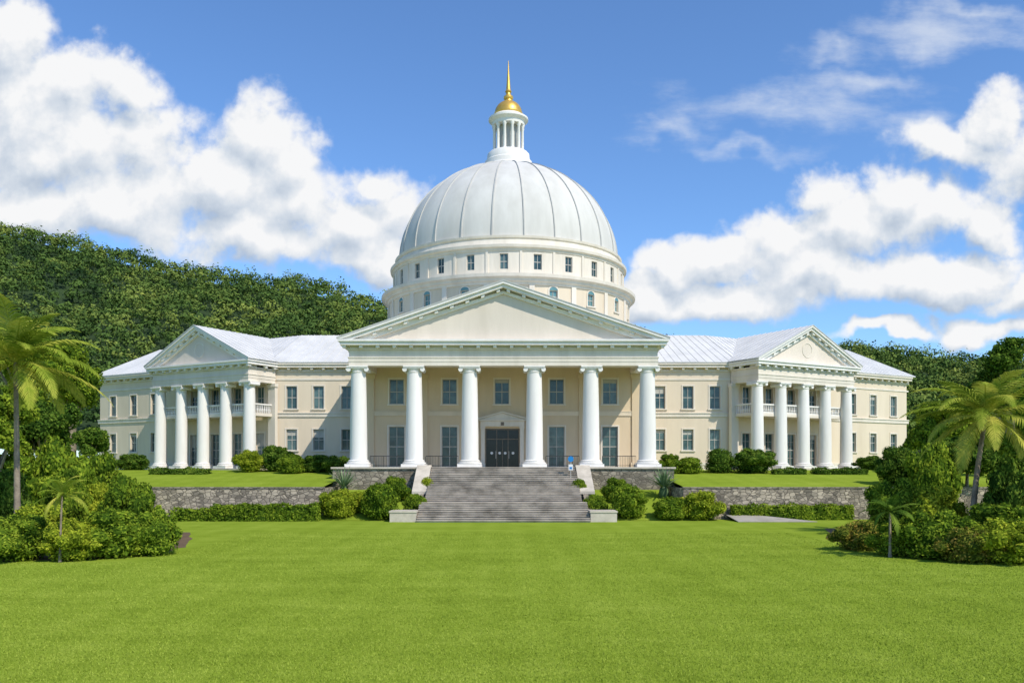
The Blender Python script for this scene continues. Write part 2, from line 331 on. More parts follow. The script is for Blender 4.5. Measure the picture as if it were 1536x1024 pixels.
# ------------------------------------------------------------ ground
def lerp(a, b, t): return a+(b-a)*t
m = MB(); m.poly([(-3000, -300, 0), (3000, -300, 0), (3000, 4000, 0), (-3000, 4000, 0)])
tag(m.build('lawn', M['lawn']), kind='structure', label='wide mown green lawn in front of the building')
def bed_z(Y): return max(0.0, min(1.0, (Y-73.4)/9.6))*2.35+0.02
def ter_z(Y): return 2.80+max(0.0, min(1.0, (Y-75.3)/19.0))*1.45
m = MB()
ys = [73.3+i*0.9 for i in range(13)]
for sgn in (-1, 1):
    for a, b in zip(ys, ys[1:]):
        m.poly([(sgn*7.1, a, bed_z(a)), (sgn*16.1, a, bed_z(a)), (sgn*16.1, b, bed_z(b)), (sgn*7.1, b, bed_z(b))])
tag(m.build('planting_bed_ground', M['lawn']), kind='structure')
m = MB()
ys = [75.3, 80, 85, 90, 94.3, 170]
for sgn in (-1, 1):
    for a, b in zip(ys, ys[1:]):
        m.poly([(sgn*16.0, a, ter_z(a)), (sgn*150, a, ter_z(a)), (sgn*150, b, ter_z(b)), (sgn*16.0, b, ter_z(b))])
tag(m.build('terrace_ground', M['lawn']), kind='structure')
m = MB(); m.slab((19.6, 71.2, 0.008), (26.2, 71.2, 0.008), (21.5, 74.6, 0.42), (19.4, 74.6, 0.42), 0.05)
tag(m.build('path', M['path']), kind='structure')
def soil_patch(pts, z=0.006):
    m = MB(); n = len(pts); out = []
    for i in range(n):
        a, b = pts[i], pts[(i+1) % n]
        for k in range(6):
            t = k/6; out.append((lerp(a[0], b[0], t)+random.uniform(-.25, .25), lerp(a[1], b[1], t)+random.uniform(-.25, .25), z))
    m.poly(out); tag(m.build('soil_ground', M['soil']), kind='structure')
soil_patch([(-30, 41.9), (-24, 41.6), (-20.5, 42.7), (-18.1, 44.8), (-18.4, 50), (-22, 60), (-40, 62)])
soil_patch([(32, 39.8), (25.5, 41.2), (21.5, 44.6), (20.5, 48.5), (21, 55), (24, 64), (45, 64)])

# hills: ridge height as seen along each bearing, rising from the terrace to the crest 300 m away
RX = np.array([-400, -230, -177, -163, -146, -125, -107, -83, -74, -50, -40, -13, 48, 57, 80, 116, 135, 151, 183, 260, 400])
RZ = np.array([100, 98, 92, 89.5, 86, 80, 76, 72.5, 73, 67, 64.5, 60, 54, 51, 48, 49, 47.5, 45, 43, 42, 38])-6.0
def hill_z(X, Y):
    r = np.interp(X*300/np.maximum(Y, 140), RX, RZ)
    t = np.clip((Y-140)/160, 0, 1); s = 0.12+0.88*(t*(1.50-0.50*t))
    g = (3.5*np.sin(X*0.06+Y*0.02+1)+2.6*np.sin(X*0.13-Y*0.05)+1.4*np.sin(X*.29+Y*.11))*np.sin(t*math.pi*.9)*1.0
    return EYE-2+(r-EYE+2)*np.minimum(Y, 300)/300*s+g*np.clip(1.2-t, 0, 1)-np.clip((Y-305)/100, 0, 1)*40
xs = np.linspace(-420, 420, 169); ysv = np.linspace(141, 420, 56)
GX, GY = np.meshgrid(xs, ysv); GZ = hill_z(GX, GY)
V = np.stack([GX, GY, GZ], -1).reshape(-1, 3); nx = len(xs)
ii, jj = np.meshgrid(np.arange(len(ysv)-1), np.arange(nx-1), indexing='ij'); b0 = (ii*nx+jj).ravel()
Q = np.stack([b0, b0+1, b0+nx+1, b0+nx], -1)
tag(link('hills', big_mesh('hills', V, Q, M['hillsoil'], smooth=True)), kind='structure', label='forested hillside behind the building')

# ------------------------------------------------------------ foliage
def unit(n):
    v = rng.normal(size=(n, 3)); return v/np.linalg.norm(v, axis=1, keepdims=True)
def leaves_at(P_, D_, size, jit=0.7, asp=0.5):
    n = len(P_); nor = D_+rng.normal(size=(n, 3))*jit; nor /= np.linalg.norm(nor, axis=1, keepdims=True)
    t = np.cross(nor, unit(n)); t /= np.linalg.norm(t, axis=1, keepdims=True); b = np.cross(nor, t)
    s = (size*rng.uniform(0.6, 1.3, n))[:, None]
    V = np.empty((n, 4, 3)); V[:, 0] = P_-t*s; V[:, 1] = P_-b*s*asp+nor*s*0.12; V[:, 2] = P_+t*s; V[:, 3] = P_+b*s*asp+nor*s*0.12
    return V.reshape(-1, 3), np.arange(n*4).reshape(-1, 4)
def sph(c, r, nu=10, nv=6):
    V = []; Q = []
    for j in range(nv+1):
        th = math.pi*j/nv
        for i in range(nu):
            ph = 2*math.pi*i/nu; V.append((c[0]+r[0]*math.sin(th)*math.cos(ph), c[1]+r[1]*math.sin(th)*math.sin(ph), c[2]+r[2]*math.cos(th)))
    for j in range(nv):
        for i in range(nu): Q.append((j*nu+i, j*nu+(i+1) % nu, (j+1)*nu+(i+1) % nu, (j+1)*nu+i))
    return np.array(V), np.array(Q)
def blob_foliage(blobs, n, size, shell=0.3, jit=0.7, core=0.78, zmin=None, asp=0.5):
    bl = np.array([(b[0], b[1], b[2], b[3], b[4], b[5]) for b in blobs], float)
    wgt = (bl[:, 3]*bl[:, 5]); wgt /= wgt.sum(); k = rng.choice(len(bl), n, p=wgt)
    D = unit(n); rad = 1-shell*rng.random(n)**1.5+rng.normal(size=n)*0.03
    P_ = bl[k, :3]+D*bl[k, 3:]*rad[:, None]; tone = rng.random(len(bl))[k]*.35-.17
    if zmin is not None: keep = P_[:, 2] > zmin; P_, D, tone = P_[keep], D[keep], tone[keep]
    V, Q = leaves_at(P_, D, size, jit, asp); face_tone = rng.random(len(Q))+tone; Vs, Qs, Rs = [V], [Q], [face_tone]; off = len(V)
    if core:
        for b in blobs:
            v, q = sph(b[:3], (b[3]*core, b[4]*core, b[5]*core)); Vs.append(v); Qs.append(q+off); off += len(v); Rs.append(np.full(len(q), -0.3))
    return np.concatenate(Vs), np.concatenate(Qs), np.concatenate(Rs)
def bush_proto(seed, n, size, lobes, lr, mat, round_=True):
    random.seed(seed); bl = [(0, 0, 0.72, 0.78, 0.78, 0.72)]
    for i in range(lobes):
        a = random.uniform(0, 2*math.pi); e = random.uniform(-0.1, 1.3); rr = random.uniform(lr*0.7, lr*1.3)
        q = 0.80 if round_ else random.uniform(0.6, 1.05)
        bl.append((q*math.cos(a)*math.cos(e), q*math.sin(a)*math.cos(e), 0.62+q*0.72*math.sin(e), rr, rr, rr*0.9))
    bl.append((0, 0, 0.35, 0.85, 0.85, 0.4))
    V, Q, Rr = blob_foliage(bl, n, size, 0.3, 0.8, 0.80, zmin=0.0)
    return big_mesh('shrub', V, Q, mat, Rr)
PB = {}
for mt in ('leafdark', 'leafmid', 'leaflight'):
    PB[mt, 'round'] = [bush_proto(s, 6000, 0.055, 14, 0.22, M[mt]) for s in (1, 2)]
    PB[mt, 'loose'] = [bush_proto(s, 8000, 0.055, 24, 0.27, M[mt], False) for s in (3, 4)]
PB['leafred', 'loose'] = [bush_proto(9, 8000, 0.055, 24, 0.26, M['leafred'], False)]
cnt = 0
def ground_z(X, Y):
    if abs(X) < 16.1: return bed_z(Y) if Y > 73.3 else 0
    return ter_z(Y) if Y > 75.3 else 0
def bush(px, Y, wpx, ytop, mt, kind, label, name='shrub', group=None, depth=1.0):
    global cnt; cnt += 1
    X = at(px, Y); g = ground_z(X, Y)-0.05; r = wpx/2*Y/FPX; h = max(0.5, zat(ytop, Y)-g)
    pr = PB[mt, kind]; o = bpy.data.objects.new(name, pr[cnt % len(pr)]); C.objects.link(o)
    o.location = (X, Y, g); o.rotation_euler = (0, 0, cnt*1.7); rr = r/0.98
    o.scale = (rr, rr*depth, h/1.48); return tag(o, label, 'shrub', group)
def hedge(x0, x1, y0, y1, zb, zt, mat, label, size=0.11, dens=130):
    Lx, Ly, H = x1-x0, y1-y0, zt-zb
    areas = np.array([Lx*Ly, Lx*H, Lx*H, Ly*H, Ly*H]); n = int(areas.sum()*dens); k = rng.choice(5, n, p=areas/areas.sum())
    a, b = rng.random(n), rng.random(n); P_ = np.empty((n, 3)); D = np.zeros((n, 3))
    for f in range(5):
        s = k == f
        if f == 0: P_[s] = np.stack([x0+a[s]*Lx, y0+b[s]*Ly, np.full(s.sum(), zt)], -1); D[s, 2] = 1
        elif f < 3: P_[s] = np.stack([x0+a[s]*Lx, np.full(s.sum(), y0 if f == 1 else y1), zb+b[s]*H], -1); D[s, 1] = -1 if f == 1 else 1
        else: P_[s] = np.stack([np.full(s.sum(), x0 if f == 3 else x1), y0+a[s]*Ly, zb+b[s]*H], -1); D[s, 0] = -1 if f == 3 else 1
    P_ += D*(rng.normal(size=(n, 1))*0.06+0.09*np.sin(P_[:, :1]*2.1+P_[:, 1:2])+0.06*np.sin(P_[:, :1]*5.3))
    V, Q = leaves_at(P_, D, size, 0.8); e = 0.12
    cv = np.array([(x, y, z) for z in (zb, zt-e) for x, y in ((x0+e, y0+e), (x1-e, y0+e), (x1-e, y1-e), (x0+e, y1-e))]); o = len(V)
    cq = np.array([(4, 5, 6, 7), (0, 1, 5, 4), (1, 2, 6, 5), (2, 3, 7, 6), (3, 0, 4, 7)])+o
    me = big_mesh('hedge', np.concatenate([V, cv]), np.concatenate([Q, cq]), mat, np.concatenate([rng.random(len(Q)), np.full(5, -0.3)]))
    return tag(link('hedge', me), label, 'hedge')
# hillside forest (one mass)
sp_ = 3.7
gx, gy = np.meshgrid(np.arange(-225, 225, sp_), np.arange(150, 312, sp_)); gx = gx.ravel()+rng.uniform(-1.9, 1.9, gx.size); gy = gy.ravel()+rng.uniform(-1.9, 1.9, gy.size)
keep = (np.abs(gx) < gy*0.64+10) & ~((np.abs(gx-2) < gy*.115+8) & (gy < 290)); gx, gy = gx[keep], gy[keep]; gz = hill_z(gx, gy)
nC = len(gx); rr = rng.uniform(1.3, 2.9, nC)*np.where(rng.random(nC) < 0.10, 1.45, 1); NL = 100; lift = rr*rng.uniform(.6, 1.7, nC)
D = unit(nC*NL); D[:, 2] = np.where(D[:, 2] < -0.2, -D[:, 2], D[:, 2]); rep = np.repeat(np.arange(nC), NL)
lob = 1+0.30*np.sin(D[:, 0]*5+rep*1.3)*np.sin(D[:, 1]*5+rep*2.1)+0.18*np.sin(D[:, 2]*9+rep)
P_ = np.stack([gx, gy, gz+lift], -1)[rep]+D*(rr[rep]*lob*(1-0.28*rng.random(nC*NL)))[:, None]*np.array([1, 1, 1.0])
V, Q = leaves_at(P_, D, 0.38, 0.32, 0.7); tone = rng.random(nC)**1.2
rv = rng.random(nC*NL)*0.22+tone[rep]*0.75-0.08+D[:, 2]*.22  # random tone, plus light from above painted in: crown tops paler, undersides darker
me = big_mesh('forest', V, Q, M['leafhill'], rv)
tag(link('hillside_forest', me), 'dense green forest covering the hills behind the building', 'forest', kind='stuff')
# grass blades, near lawn
NB = 450000
Yb = 16.0*(60/16.0)**(rng.random(NB)**1.0); Xb = rng.uniform(-1, 1, NB)*(Yb*0.625+1)
hb = rng.uniform(0.015, 0.05, NB); wb = 0.006+0.00018*Yb; ang = rng.uniform(0, math.pi, NB)
V = np.empty((NB, 3, 3)); dx = np.cos(ang)*wb; dy = np.sin(ang)*wb
V[:, 0] = np.stack([Xb-dx, Yb-dy, np.zeros(NB)], -1); V[:, 1] = np.stack([Xb+dx, Yb+dy, np.zeros(NB)], -1)
V[:, 2] = np.stack([Xb+rng.normal(size=NB)*0.025, Yb+rng.normal(size=NB)*0.025, hb], -1)
bare = (Xb < -17.5) & (Yb > 41.3) | (Xb > 20.0) & (Yb > 41)
V = V[~bare]; nb = len(V)
me = big_mesh('grass', V.reshape(-1, 3), np.arange(nb*3).reshape(-1, 3), M['blade'], rng.random(nb))
tag(link('grass_blades', me), 'short green grass blades of the near lawn', 'grass', kind='stuff')

# ------------------------------------------------------------ THE BUILDING
B = empty('domed_building', (0, 92, EYE), 'cream two-storey building with white columned porticos, big white dome and gold spire', 'building')
Z0 = 4.6
def column(fr, u, d, r, z0, z1, parent):
    H = z1-z0; cap = r*0.75; base = r*0.8; zb = z0+base; zt = z1-cap
    m = MB(fr); prof = []
    for i in range(13):
        t = i/12; rr_ = r*(1-0.16*t**1.6); prof.append((rr_, zb+(zt-zb)*t))
    m.lathe(u, d, prof, 28); sh = m.build('column', M['white'], parent, True)
    m = MB(fr); pl = r*1.38
    m.box(u-pl, u+pl, d-pl, d+pl, z0, z0+base*0.42)
    b0 = z0+base*0.42; q = base*0.58
    m.lathe(u, d, [(r*1.28, b0), (r*1.36, b0+q*.15), (r*1.36, b0+q*.35), (r*1.2, b0+q*.48), (r*1.1, b0+q*.55), (r*1.2, b0+q*.7), (r*1.2, b0+q*.82), (r*1.04, b0+q)], 28)
    m.build('column_base', M['white'], sh, True)
    m = MB(fr); c0 = zt; rt = r*0.84
    m.lathe(u, d, [(rt, c0), (rt*1.08, c0+cap*.05), (rt*1.08, c0+cap*.14), (rt, c0+cap*.18), (rt*1.02, c0+cap*.3), (rt*1.22, c0+cap*.6)], 28)
    m.box(u-r*1.12, u+r*1.12, d-r*1.02, d+r*1.02, c0+cap*.6, c0+cap*.78)
    m.box(u-r*1.2, u+r*1.2, d-r*1.1, d+r*1.1, c0+cap*.78, z1-0.004)
    for s in (-1, 1): m.tube((u+s*r*1.02, d-r*0.98, c0+cap*.45), (u+s*r*1.02, d+r*0.98, c0+cap*.45), r*0.26, None, 14)
    m.build('capital', M['white'], sh, True)
WR = random.Random(21)
def window(fr, uc, w, zb, zt, d, parent, glass='glass', hood=False, rows=4, cols=2, trim=True, arch=False):
    m = MB(fr); f = 0.07; a, b = uc-w/2, uc+w/2; d0, d1 = d+0.16, d+0.24
    m.box(a, a+f, d0, d1, zb, zt); m.box(b-f, b, d0, d1, zb, zt); m.box(a+f, b-f, d0, d1, zb, zb+f); m.box(a+f, b-f, d0, d1, zt-f, zt)
    for i in range(1, cols):
        x = a+(b-a)*i/cols; m.box(x-.03, x+.03, d0+.01, d1-.03, zb+f, zt-f)
    for j in range(1, rows):
        z = zb+(zt-zb)*j/rows; t = .04 if j*2 == rows else .015
        m.box(a+f, b-f, d0+.015, d1-.03, z-t, z+t)
    wd = m.build('window', M['frame'], parent)
    if glass == 'glass' and WR.random() < .35: glass = 'glass_pale'
    m = MB(fr); m.box(a+.02, b-.02, d1-0.02, d1+0.02, zb+.02, zt-.02); m.build('pane', M[glass], wd)
    if trim and not arch and WR.random() < .38:
        k = WR.uniform(.12, .42); m = MB(fr); m.box(a+f+.01, b-f-.01, d1-.027, d1-.021, zt-f-(zt-zb)*k, zt-f-.004); m.build('blind', M['blind'], wd)
    if trim:
        m = MB(fr); t = 0.16; p = 0.06
        m.box(a-t, a, d-p, d+.02, zb, zt); m.box(b, b+t, d-p, d+.02, zb, zt)
        if arch:
            n = 10; rr_ = w/2
            for k in range(n):
                a0, a1 = math.pi*k/n, math.pi*(k+1)/n
                m.prism([(uc+rr_*math.cos(a0), zt+rr_*math.sin(a0)*.75), (uc+(rr_+t)*math.cos(a0), zt+(rr_+t)*math.sin(a0)*.75), (uc+(rr_+t)*math.cos(a1), zt+(rr_+t)*math.sin(a1)*.75), (uc+rr_*math.cos(a1), zt+rr_*math.sin(a1)*.75)], d-p, d+.02)
        else: m.box(a-t, b+t, d-p-.01, d+.02, zt, zt+t)
        if hood: m.box(a-t-.12, b+t+.12, d-.22, d+.02, zt+t+.2, zt+t+.34); m.box(a-t, b+t, d-.05, d+.02, zt+t, zt+t+.2)
        m.build('window_surround', M['trim'], wd)
        m = MB(fr); m.box(a-t-.08, b+t+.08, d-.16, d+.05, zb-.14, zb-.003); m.build('sill', M['trim'], wd)
        if arch:
            m = MB(fr); m.prism([(uc+w/2*math.cos(math.pi*k/10), zt+w/2*math.sin(math.pi*k/10)*.75) for k in range(11)], d-.02, d+.015); m.build('arch_pane', M[glass], wd)
    return wd
def roof_plane(fr, e0, e1, r1, r0, name, parent, th=0.08, seam=0.9, mat='roof'):
    m = MB(fr); m.slab(e0, e1, r1, r0, th); n = max(2, int((Vector(e1)-Vector(e0)).length/seam))
    for i in range(n+1):
        t = i/n; a = [lerp(e0[k], e1[k], t) for k in range(3)]; b = [lerp(r0[k], r1[k], t) for k in range(3)]
        du_ = (Vector(e1)-Vector(e0)).normalized()*0.03
        m.slab((a[0]-du_[0], a[1]-du_[1], a[2]+th), (a[0]+du_[0], a[1]+du_[1], a[2]+th), (b[0]+du_[0], b[1]+du_[1], b[2]+th), (b[0]-du_[0], b[1]-du_[1], b[2]+th), 0.05)
    return m.build(name, M[mat], parent)
def portico(fr, parent, us, r, z0, zc, h, hw, depth, apex, ov, rback, mod, roofname='portico_roof'):
    for u in us: column(fr, u, 0, r, z0, zc, parent)
    rp = r*0.95; k = h/2.45
    m = MB(fr)
    def tier(za, zb, p):
        m.box(-(hw+p), hw+p, -(rp+p), rp, zc+za*k, zc+zb*k)
        for s in (-1, 1): m.box(min(s*(hw-2*rp), s*(hw+p)), max(s*(hw-2*rp), s*(hw+p)), rp, depth, zc+za*k, zc+zb*k)
    tier(0, .38, 0); tier(.38, .74, .04); tier(.74, .86, .10); tier(.86, 1.52, -.02); tier(1.52, 1.68, .12)
    m.build('entablature', M['trim'], parent)
    m = MB(fr)
    z1, z2 = zc+1.68*k, zc+1.92*k; P2 = ov*.62
    nb = int(2*(hw+P2)/mod)
    for i in range(nb+1):
        u = -(hw+P2-.2)+i*(2*(hw+P2)-.4)/nb; m.box(u-.17, u+.17, -(rp+P2), -rp+.1, z1, z2)
    for s in (-1, 1):
        ns = max(1, int((depth-rp)/mod))
        for i in range(1, ns+1):
            d = rp+(depth-rp)*i/ns-.4; m.box(min(s*hw, s*(hw+P2)), max(s*hw, s*(hw+P2)), d-.17, d+.17, z1, z2)
    tier2 = [(1.92, 2.25, ov*.8), (2.25, 2.45, ov)]
    for za, zb, p in tier2:
        m.box(-(hw+p), hw+p, -(rp+p), rp, zc+za*k, zc+zb*k)
        for s in (-1, 1): m.box(min(s*(hw-.3), s*(hw+p)), max(s*(hw-.3), s*(hw+p)), rp, depth, zc+za*k, zc+zb*k)
    m.box(-(hw-.1), hw-.1, -rp+.1, rp, z1, z2)
    m.build('cornice', M['white'], parent)
    zt = zc+h; m = MB(fr)
    m.prism([(-hw+.05, zt), (hw-.05, zt), (0, apex-.55)], -rp+.12, -rp+.4); ty = m.build('tympanum', M['trim2'], parent)
    m = MB(fr); E = hw+ov+.05; sl = (apex-zt-.05)/E
    def topz(u): return apex-abs(u)*sl
    def lay(a, b, p, uin=0.0):
        for s in (-1, 1):
            ue = E-(0.0 if p > ov*.5 else .9)
            lo = max(zt+.01, topz(ue)-b)
            pts = [(0, apex-a), (s*ue, max(topz(ue)-a, zt+.02)), (s*ue, lo), (s*max(0, min(ue, (apex-b-(zt+.01))/sl)), zt+.01), (0, apex-b)]
            m.prism(pts, -(rp+p), rp*.5)
    lay(0, .18, ov+.03); lay(.18, .5*k, ov*.8); lay(.5*k+.26*k, 1.0*k, .14)
    nb2 = nb//2
    for s in (-1, 1):
        for i in range(0, nb2):
            u = s*(0.5+i*(hw-1.6)/nb2)
            m.prism([(u-.17, topz(u-.17)-.5*k), (u+.17, topz(u+.17)-.5*k), (u+.17, topz(u+.17)-.76*k), (u-.17, topz(u-.17)-.76*k)], -(rp+P2), -rp+.15)
    m.build('raking_cornice', M['white'], parent)
    for s in (-1, 1):
        e = s*(E+.05); ez = topz(E+.05)+.02
        roof_plane(fr, (e, -(rp+ov+.06), ez), (e, rback, ez), (0, rback, apex+.02), (0, -(rp+ov+.06), apex+.02), roofname, parent)
    m = MB(fr); m.box(-(hw-2*rp), hw-2*rp, rp, depth, zc+1.0*k, zc+1.15*k); m.build('portico_ceiling', M['trim2'], parent)

# central portico
FC = Fr((0, 85.33))
cu = [-14.47, -8.9, -3.35, 3.1, 8.75, 14.4]
portico(FC, B, cu, 0.87, Z0, 14.62, 2.5, 15.3, 6.65, 22.75, 0.95, 13.0, 1.65)
m = MB(); m.box(-16.7, 16.7, 83.5, 92, 1.0, 4.42); m.build('podium', M['podium'], B)
m = MB(); m.box(-16.85, 16.85, 83.32, 92, 4.42, 4.595); m.build('podium_floor', M['lightstone'], B)
# central wall
WC = Fr((0, 92.0)); ops = []; uw = [-11.5, -5.8, -0.15, 5.75, 11.5]
for u in uw:
    ops.append((u-.78, u+.78, 11.35, 14.05))
    if abs(u) > 1: ops.append((u-.85, u+.85, 4.62, 8.95))
ops.append((-1.95, 1.75, 4.6, 8.75))
m = MB(WC); m.wall(-15.6, 15.6, 4.0, 17.0, ops, 0, .4); m.build('front_wall', M['tan'], B)
m = MB(WC); m.poly([(-15.6, 0, 4), (-15.6, 34, 4), (-15.6, 34, 17), (-15.6, 0, 17)]); m.poly([(-15.6, 34, 4), (15.6, 34, 4), (15.6, 34, 17), (-15.6, 34, 17)]); m.poly([(15.6, 0, 4), (15.6, 34, 4), (15.6, 34, 17), (15.6, 0, 17)])
m.build('rear_wall', M['tan'], B)
m = MB(WC); m.box(-15.7, 15.7, 3.0, 34.1, 17.0, 17.2); m.build('central_roof', M['roof'], B)
m = MB(WC)
for a, b in ((-15.6, -2.7), (2.5, 15.6)):
    m.box(a, b, -.10, .0, 10.1, 10.5); m.box(a, b, -.14, 0, 10.5, 10.6)
m.build('string_course', M['wall'], B)
for u in (-14.47, -8.7, -3.2, 3.0, 8.7, 14.4):
    m = MB(WC); m.box(u-.55, u+.55, -.16, 0.0, 5.1, 14.1); m.box(u-.68, u+.68, -.24, 0, 4.598, 5.1); m.box(u-.68, u+.68, -.24, 0, 14.1, 14.6)
    m.build('pilaster', M['tan'], B)
for u in uw:
    window(WC, u, 1.56, 11.35, 14.05, 0, B, rows=2, hood=False)
    if abs(u) > 1: window(WC, u, 1.7, 4.62, 8.95, 0, B, rows=4, hood=False)
# entrance door
m = MB(WC); m.box(-1.95, -1.83, .1, .3, 4.6, 8.75); m.box(1.63, 1.75, .1, .3, 4.6, 8.75); m.box(-1.83, 1.63, .1, .3, 8.6, 8.75); m.box(-1.83, 1.63, .1, .3, 7.55, 7.65)
for x in (-.75, .47): m.box(x, x+.08, .12, .28, 4.6, 8.6)
m.box(-.13, -.07, .14, .27, 4.6, 7.55)
dr = m.build('entrance_door', M['bronze'], B)
m = MB(WC); m.box(-1.83, 1.63, .24, .27, 4.6, 8.62); m.build('door_glass', M['doorglass'], dr)
for u in (-1.25, -.4, .2, 1.05):
    m = MB(); m.tube((u, 92.20, 6.1), (u, 92.235, 6.1), .15, None, 18); m.build('round_sticker', M['sticker'], dr)
for u in (-.80, .60):
    m = MB(WC); m.box(u-.03, u+.03, .04, .1, 5.5, 6.3); m.build('door_handle', M['frame'], dr)
m = MB(WC)
for s in (-1, 1):
    u = -.1+s*2.1; m.box(u-.2, u+.2, -.25, 0, 5.0, 8.75); m.box(u-.26, u+.26, -.32, 0, 4.598, 5.0); m.box(u-.27, u+.27, -.33, 0, 8.75, 8.95)
m.box(-2.45, 2.25, -.35, 0, 8.95, 9.55); m.box(-2.6, 2.4, -.55, 0, 9.55, 9.7)
m.prism([(-2.6, 9.7), (2.4, 9.7), (-.1, 10.4)], -.4, 0); m.prism([(-2.7, 9.71), (-.1, 10.42), (-.1, 10.56), (-2.7, 9.85)], -.6, 0); m.prism([(2.5, 9.71), (-.1, 10.42), (-.1, 10.56), (2.5, 9.85)], -.6, 0)
m.build('door_surround', M['trim'], B)
m = MB(WC); m.box(-.28, .08, -.39, -.351, 9.05, 9.42); m.build('plaque', M['bronze'], B)
# railings between columns
for a, b in ((0, 1), (1, 2), (3, 4), (4, 5)):
    m = MB(FC); u0, u1 = cu[a]+1.15, cu[b]-1.15
    m.box(u0, u1, .0, .05, 5.66, 5.72); m.box(u0, u1, .0, .05, 4.72, 4.76)
    n = int((u1-u0)/.16)
    for i in range(n+1):
        u = u0+(u1-u0)*i/n; t = .03 if i % 8 == 0 else .011; m.box(u-t, u+t, .008, .042, 4.6, 5.66)
    m.build('railing', M['dark'], B)

# wings (both sides mirrored)
th = R(30); U = (-math.cos(th), math.sin(th)); Dv = (math.sin(th), math.cos(th)); LW = 32.0; EV = 16.75; RG = 21.0
K = math.tan(th/2)
def wall_trim(fr, u0, u1, dz, parent, mod=1.3):
    m = MB(fr)
    m.box(u0, u1, -.12, 0, 10.45+dz, 10.85+dz); m.box(u0, u1, -.2, 0, 10.85+dz, 10.97+dz)
    m.build('string_course', M['trim'], parent)
    m = MB(fr); m.box(u0, u1, -.15, 0, 3.6, 5.1+dz); m.build('wall_plinth', M['trim'], parent)
    m = MB(fr); m.box(u0, u1, -.08, 0, 14.75+dz, 14.95+dz); m.box(u0, u1, -.12, 0, 15.75+dz, 15.95+dz)
    n = int((u1-u0)/mod)
    for i in range(n):
        u = u0+(u1-u0)*(i+.5)/n; m.box(u-.15, u+.15, -.5, 0, 15.95+dz, 16.18+dz)
    m.box(u0-.05, u1, -.62, 0, 16.18+dz, 16.5+dz); m.box(u0-.08, u1, -.75, 0, 16.5+dz, 16.72+dz); m.build('eaves_cornice', M['trim'], parent)
for sx_ in (1, -1):
    FI = Fr((-27.1, 100), (1, 0), (0, 1), sx_)      # inner wing, u towards the centre
    FW = Fr((-27.1, 100), U, Dv, sx_)               # outer wing
    iw = [2.3, 5.45, 8.75]; ops = []
    for u in iw: ops += [(u-.62, u+.62, 11.4, 14.05), (u-.62, u+.62, 6.55, 9.0)]
    m = MB(FI); m.wall(0, 12.2, 3.5, EV, ops, 0, .35); m.build('inner_wing_wall', M['wall'], B)
    m = MB(FI); m.poly([(-3.75, 14, 3.5), (12, 14, 3.5), (12, 14, EV), (-3.75, 14, EV)]); m.build('rear_wall', M['wall'], B)
    for u in iw:
        for za, zb in ((11.4, 14.05), (6.55, 9.0)): window(FI, u, 1.24, za, zb, 0, B, rows=2)
    wall_trim(FI, 0, 12.2, 0, B)
    ow = [1.9, 5.7, 9.5, 13.3, 20.9, 25.0, 29.2]; ops = []
    for i, t in enumerate(ow):
        ops.append((t-.62, t+.62, 11.4, 14.05)); ops.append((t-.62, t+.62, 6.55, 9.0) if i > 3 else (t-.7, t+.7, 4.7, 8.6))
    m = MB(FW); m.wall(0, LW, 3.5, EV, ops, 0, .35)
    m.build('outer_wing_wall', M['wall'], B)
    m = MB(FW); m.poly([(LW, 0, 3.5), (LW, 14, 3.5), (LW, 14, EV), (LW, 0, EV)]); m.build('end_wall', M['wall'], B)
    m = MB(FW); m.poly([(LW, 14, 3.5), (3.75, 14, 3.5), (3.75, 14, EV), (LW, 14, EV)]); m.build('rear_wall', M['wall'], B)
    for i, t in enumerate(ow):
        window(FW, t, 1.24, 11.4, 14.05, 0, B, rows=2)
        if i > 3: window(FW, t, 1.24, 6.55, 9.0, 0, B, rows=2)
        else: window(FW, t, 1.4, 4.7, 8.6, 0, B, rows=4)
    wall_trim(FW, 16.2, LW+.3, .004, B)
    FE = Fr((-27.1+U[0]*(LW+.004), 100+U[1]*(LW+.004)), Dv, (-U[0], -U[1]), sx_); wall_trim(FE, .02, 14.2, .008, B)
    for t in (-.35, 15.55):
        m = MB(FW); m.box(t-.55, t+.55, -.45, -.002, 4.9, 13.9); m.box(t-.65, t+.65, -.55, -.002, 13.9, 14.3); m.box(t-.68, t+.68, -.58, -.002, 4.198, 4.9)
        m.build('pilaster', M['trim'], B)
    hp = lambda d: d*K
    E0, E1 = -.8, 7.0
    roof_plane(FI, (15.5, E0, EV-.02), (hp(E0), E0, EV-.02), (hp(E1), E1, RG), (15.5, E1, RG), 'wing_roof', B)
    roof_plane(FI, (15.5, 14.8, EV-.02), (hp(14.8), 14.8, EV-.02), (hp(E1), E1, RG-.01), (15.5, E1, RG-.01), 'wing_roof', B)
    roof_plane(FW, (hp(E0), E0, EV-.01), (LW+.8, E0, EV-.01), (LW-3.4, E1, RG), (hp(E1), E1, RG), 'wing_roof', B)
    roof_plane(FW, (-hp(-14.8), 14.8, EV-.02), (LW+.8, 14.8, EV-.02), (LW-3.4, E1, RG-.01), (hp(E1), E1, RG-.01), 'wing_roof', B)
    roof_plane(FW, (LW+.81, E0, EV-.02), (LW+.81, 14.8, EV-.02), (LW-3.38, E1+.01, RG-.02), (LW-3.38, E1-.01, RG-.02), 'wing_roof', B)
    FP = FW.sub(7.6, -3.5)
    portico(FP, B, [-7.6, -3.8, 0, 3.8, 7.6], 0.74, 4.45, 14.3, 2.4, 8.15, 3.49, 21.05, 0.65, 10.3, 1.3, 'pavilion_roof')
    m = MB(FP); m.box(-8.6, 8.6, -1.1, 3.35, 3.3, 4.445); m.build('pavilion_podium', M['lightstone'], B)
    m = MB(FP); m.box(-8.0, 8.0, .35, 3.3, 10.45, 10.8)
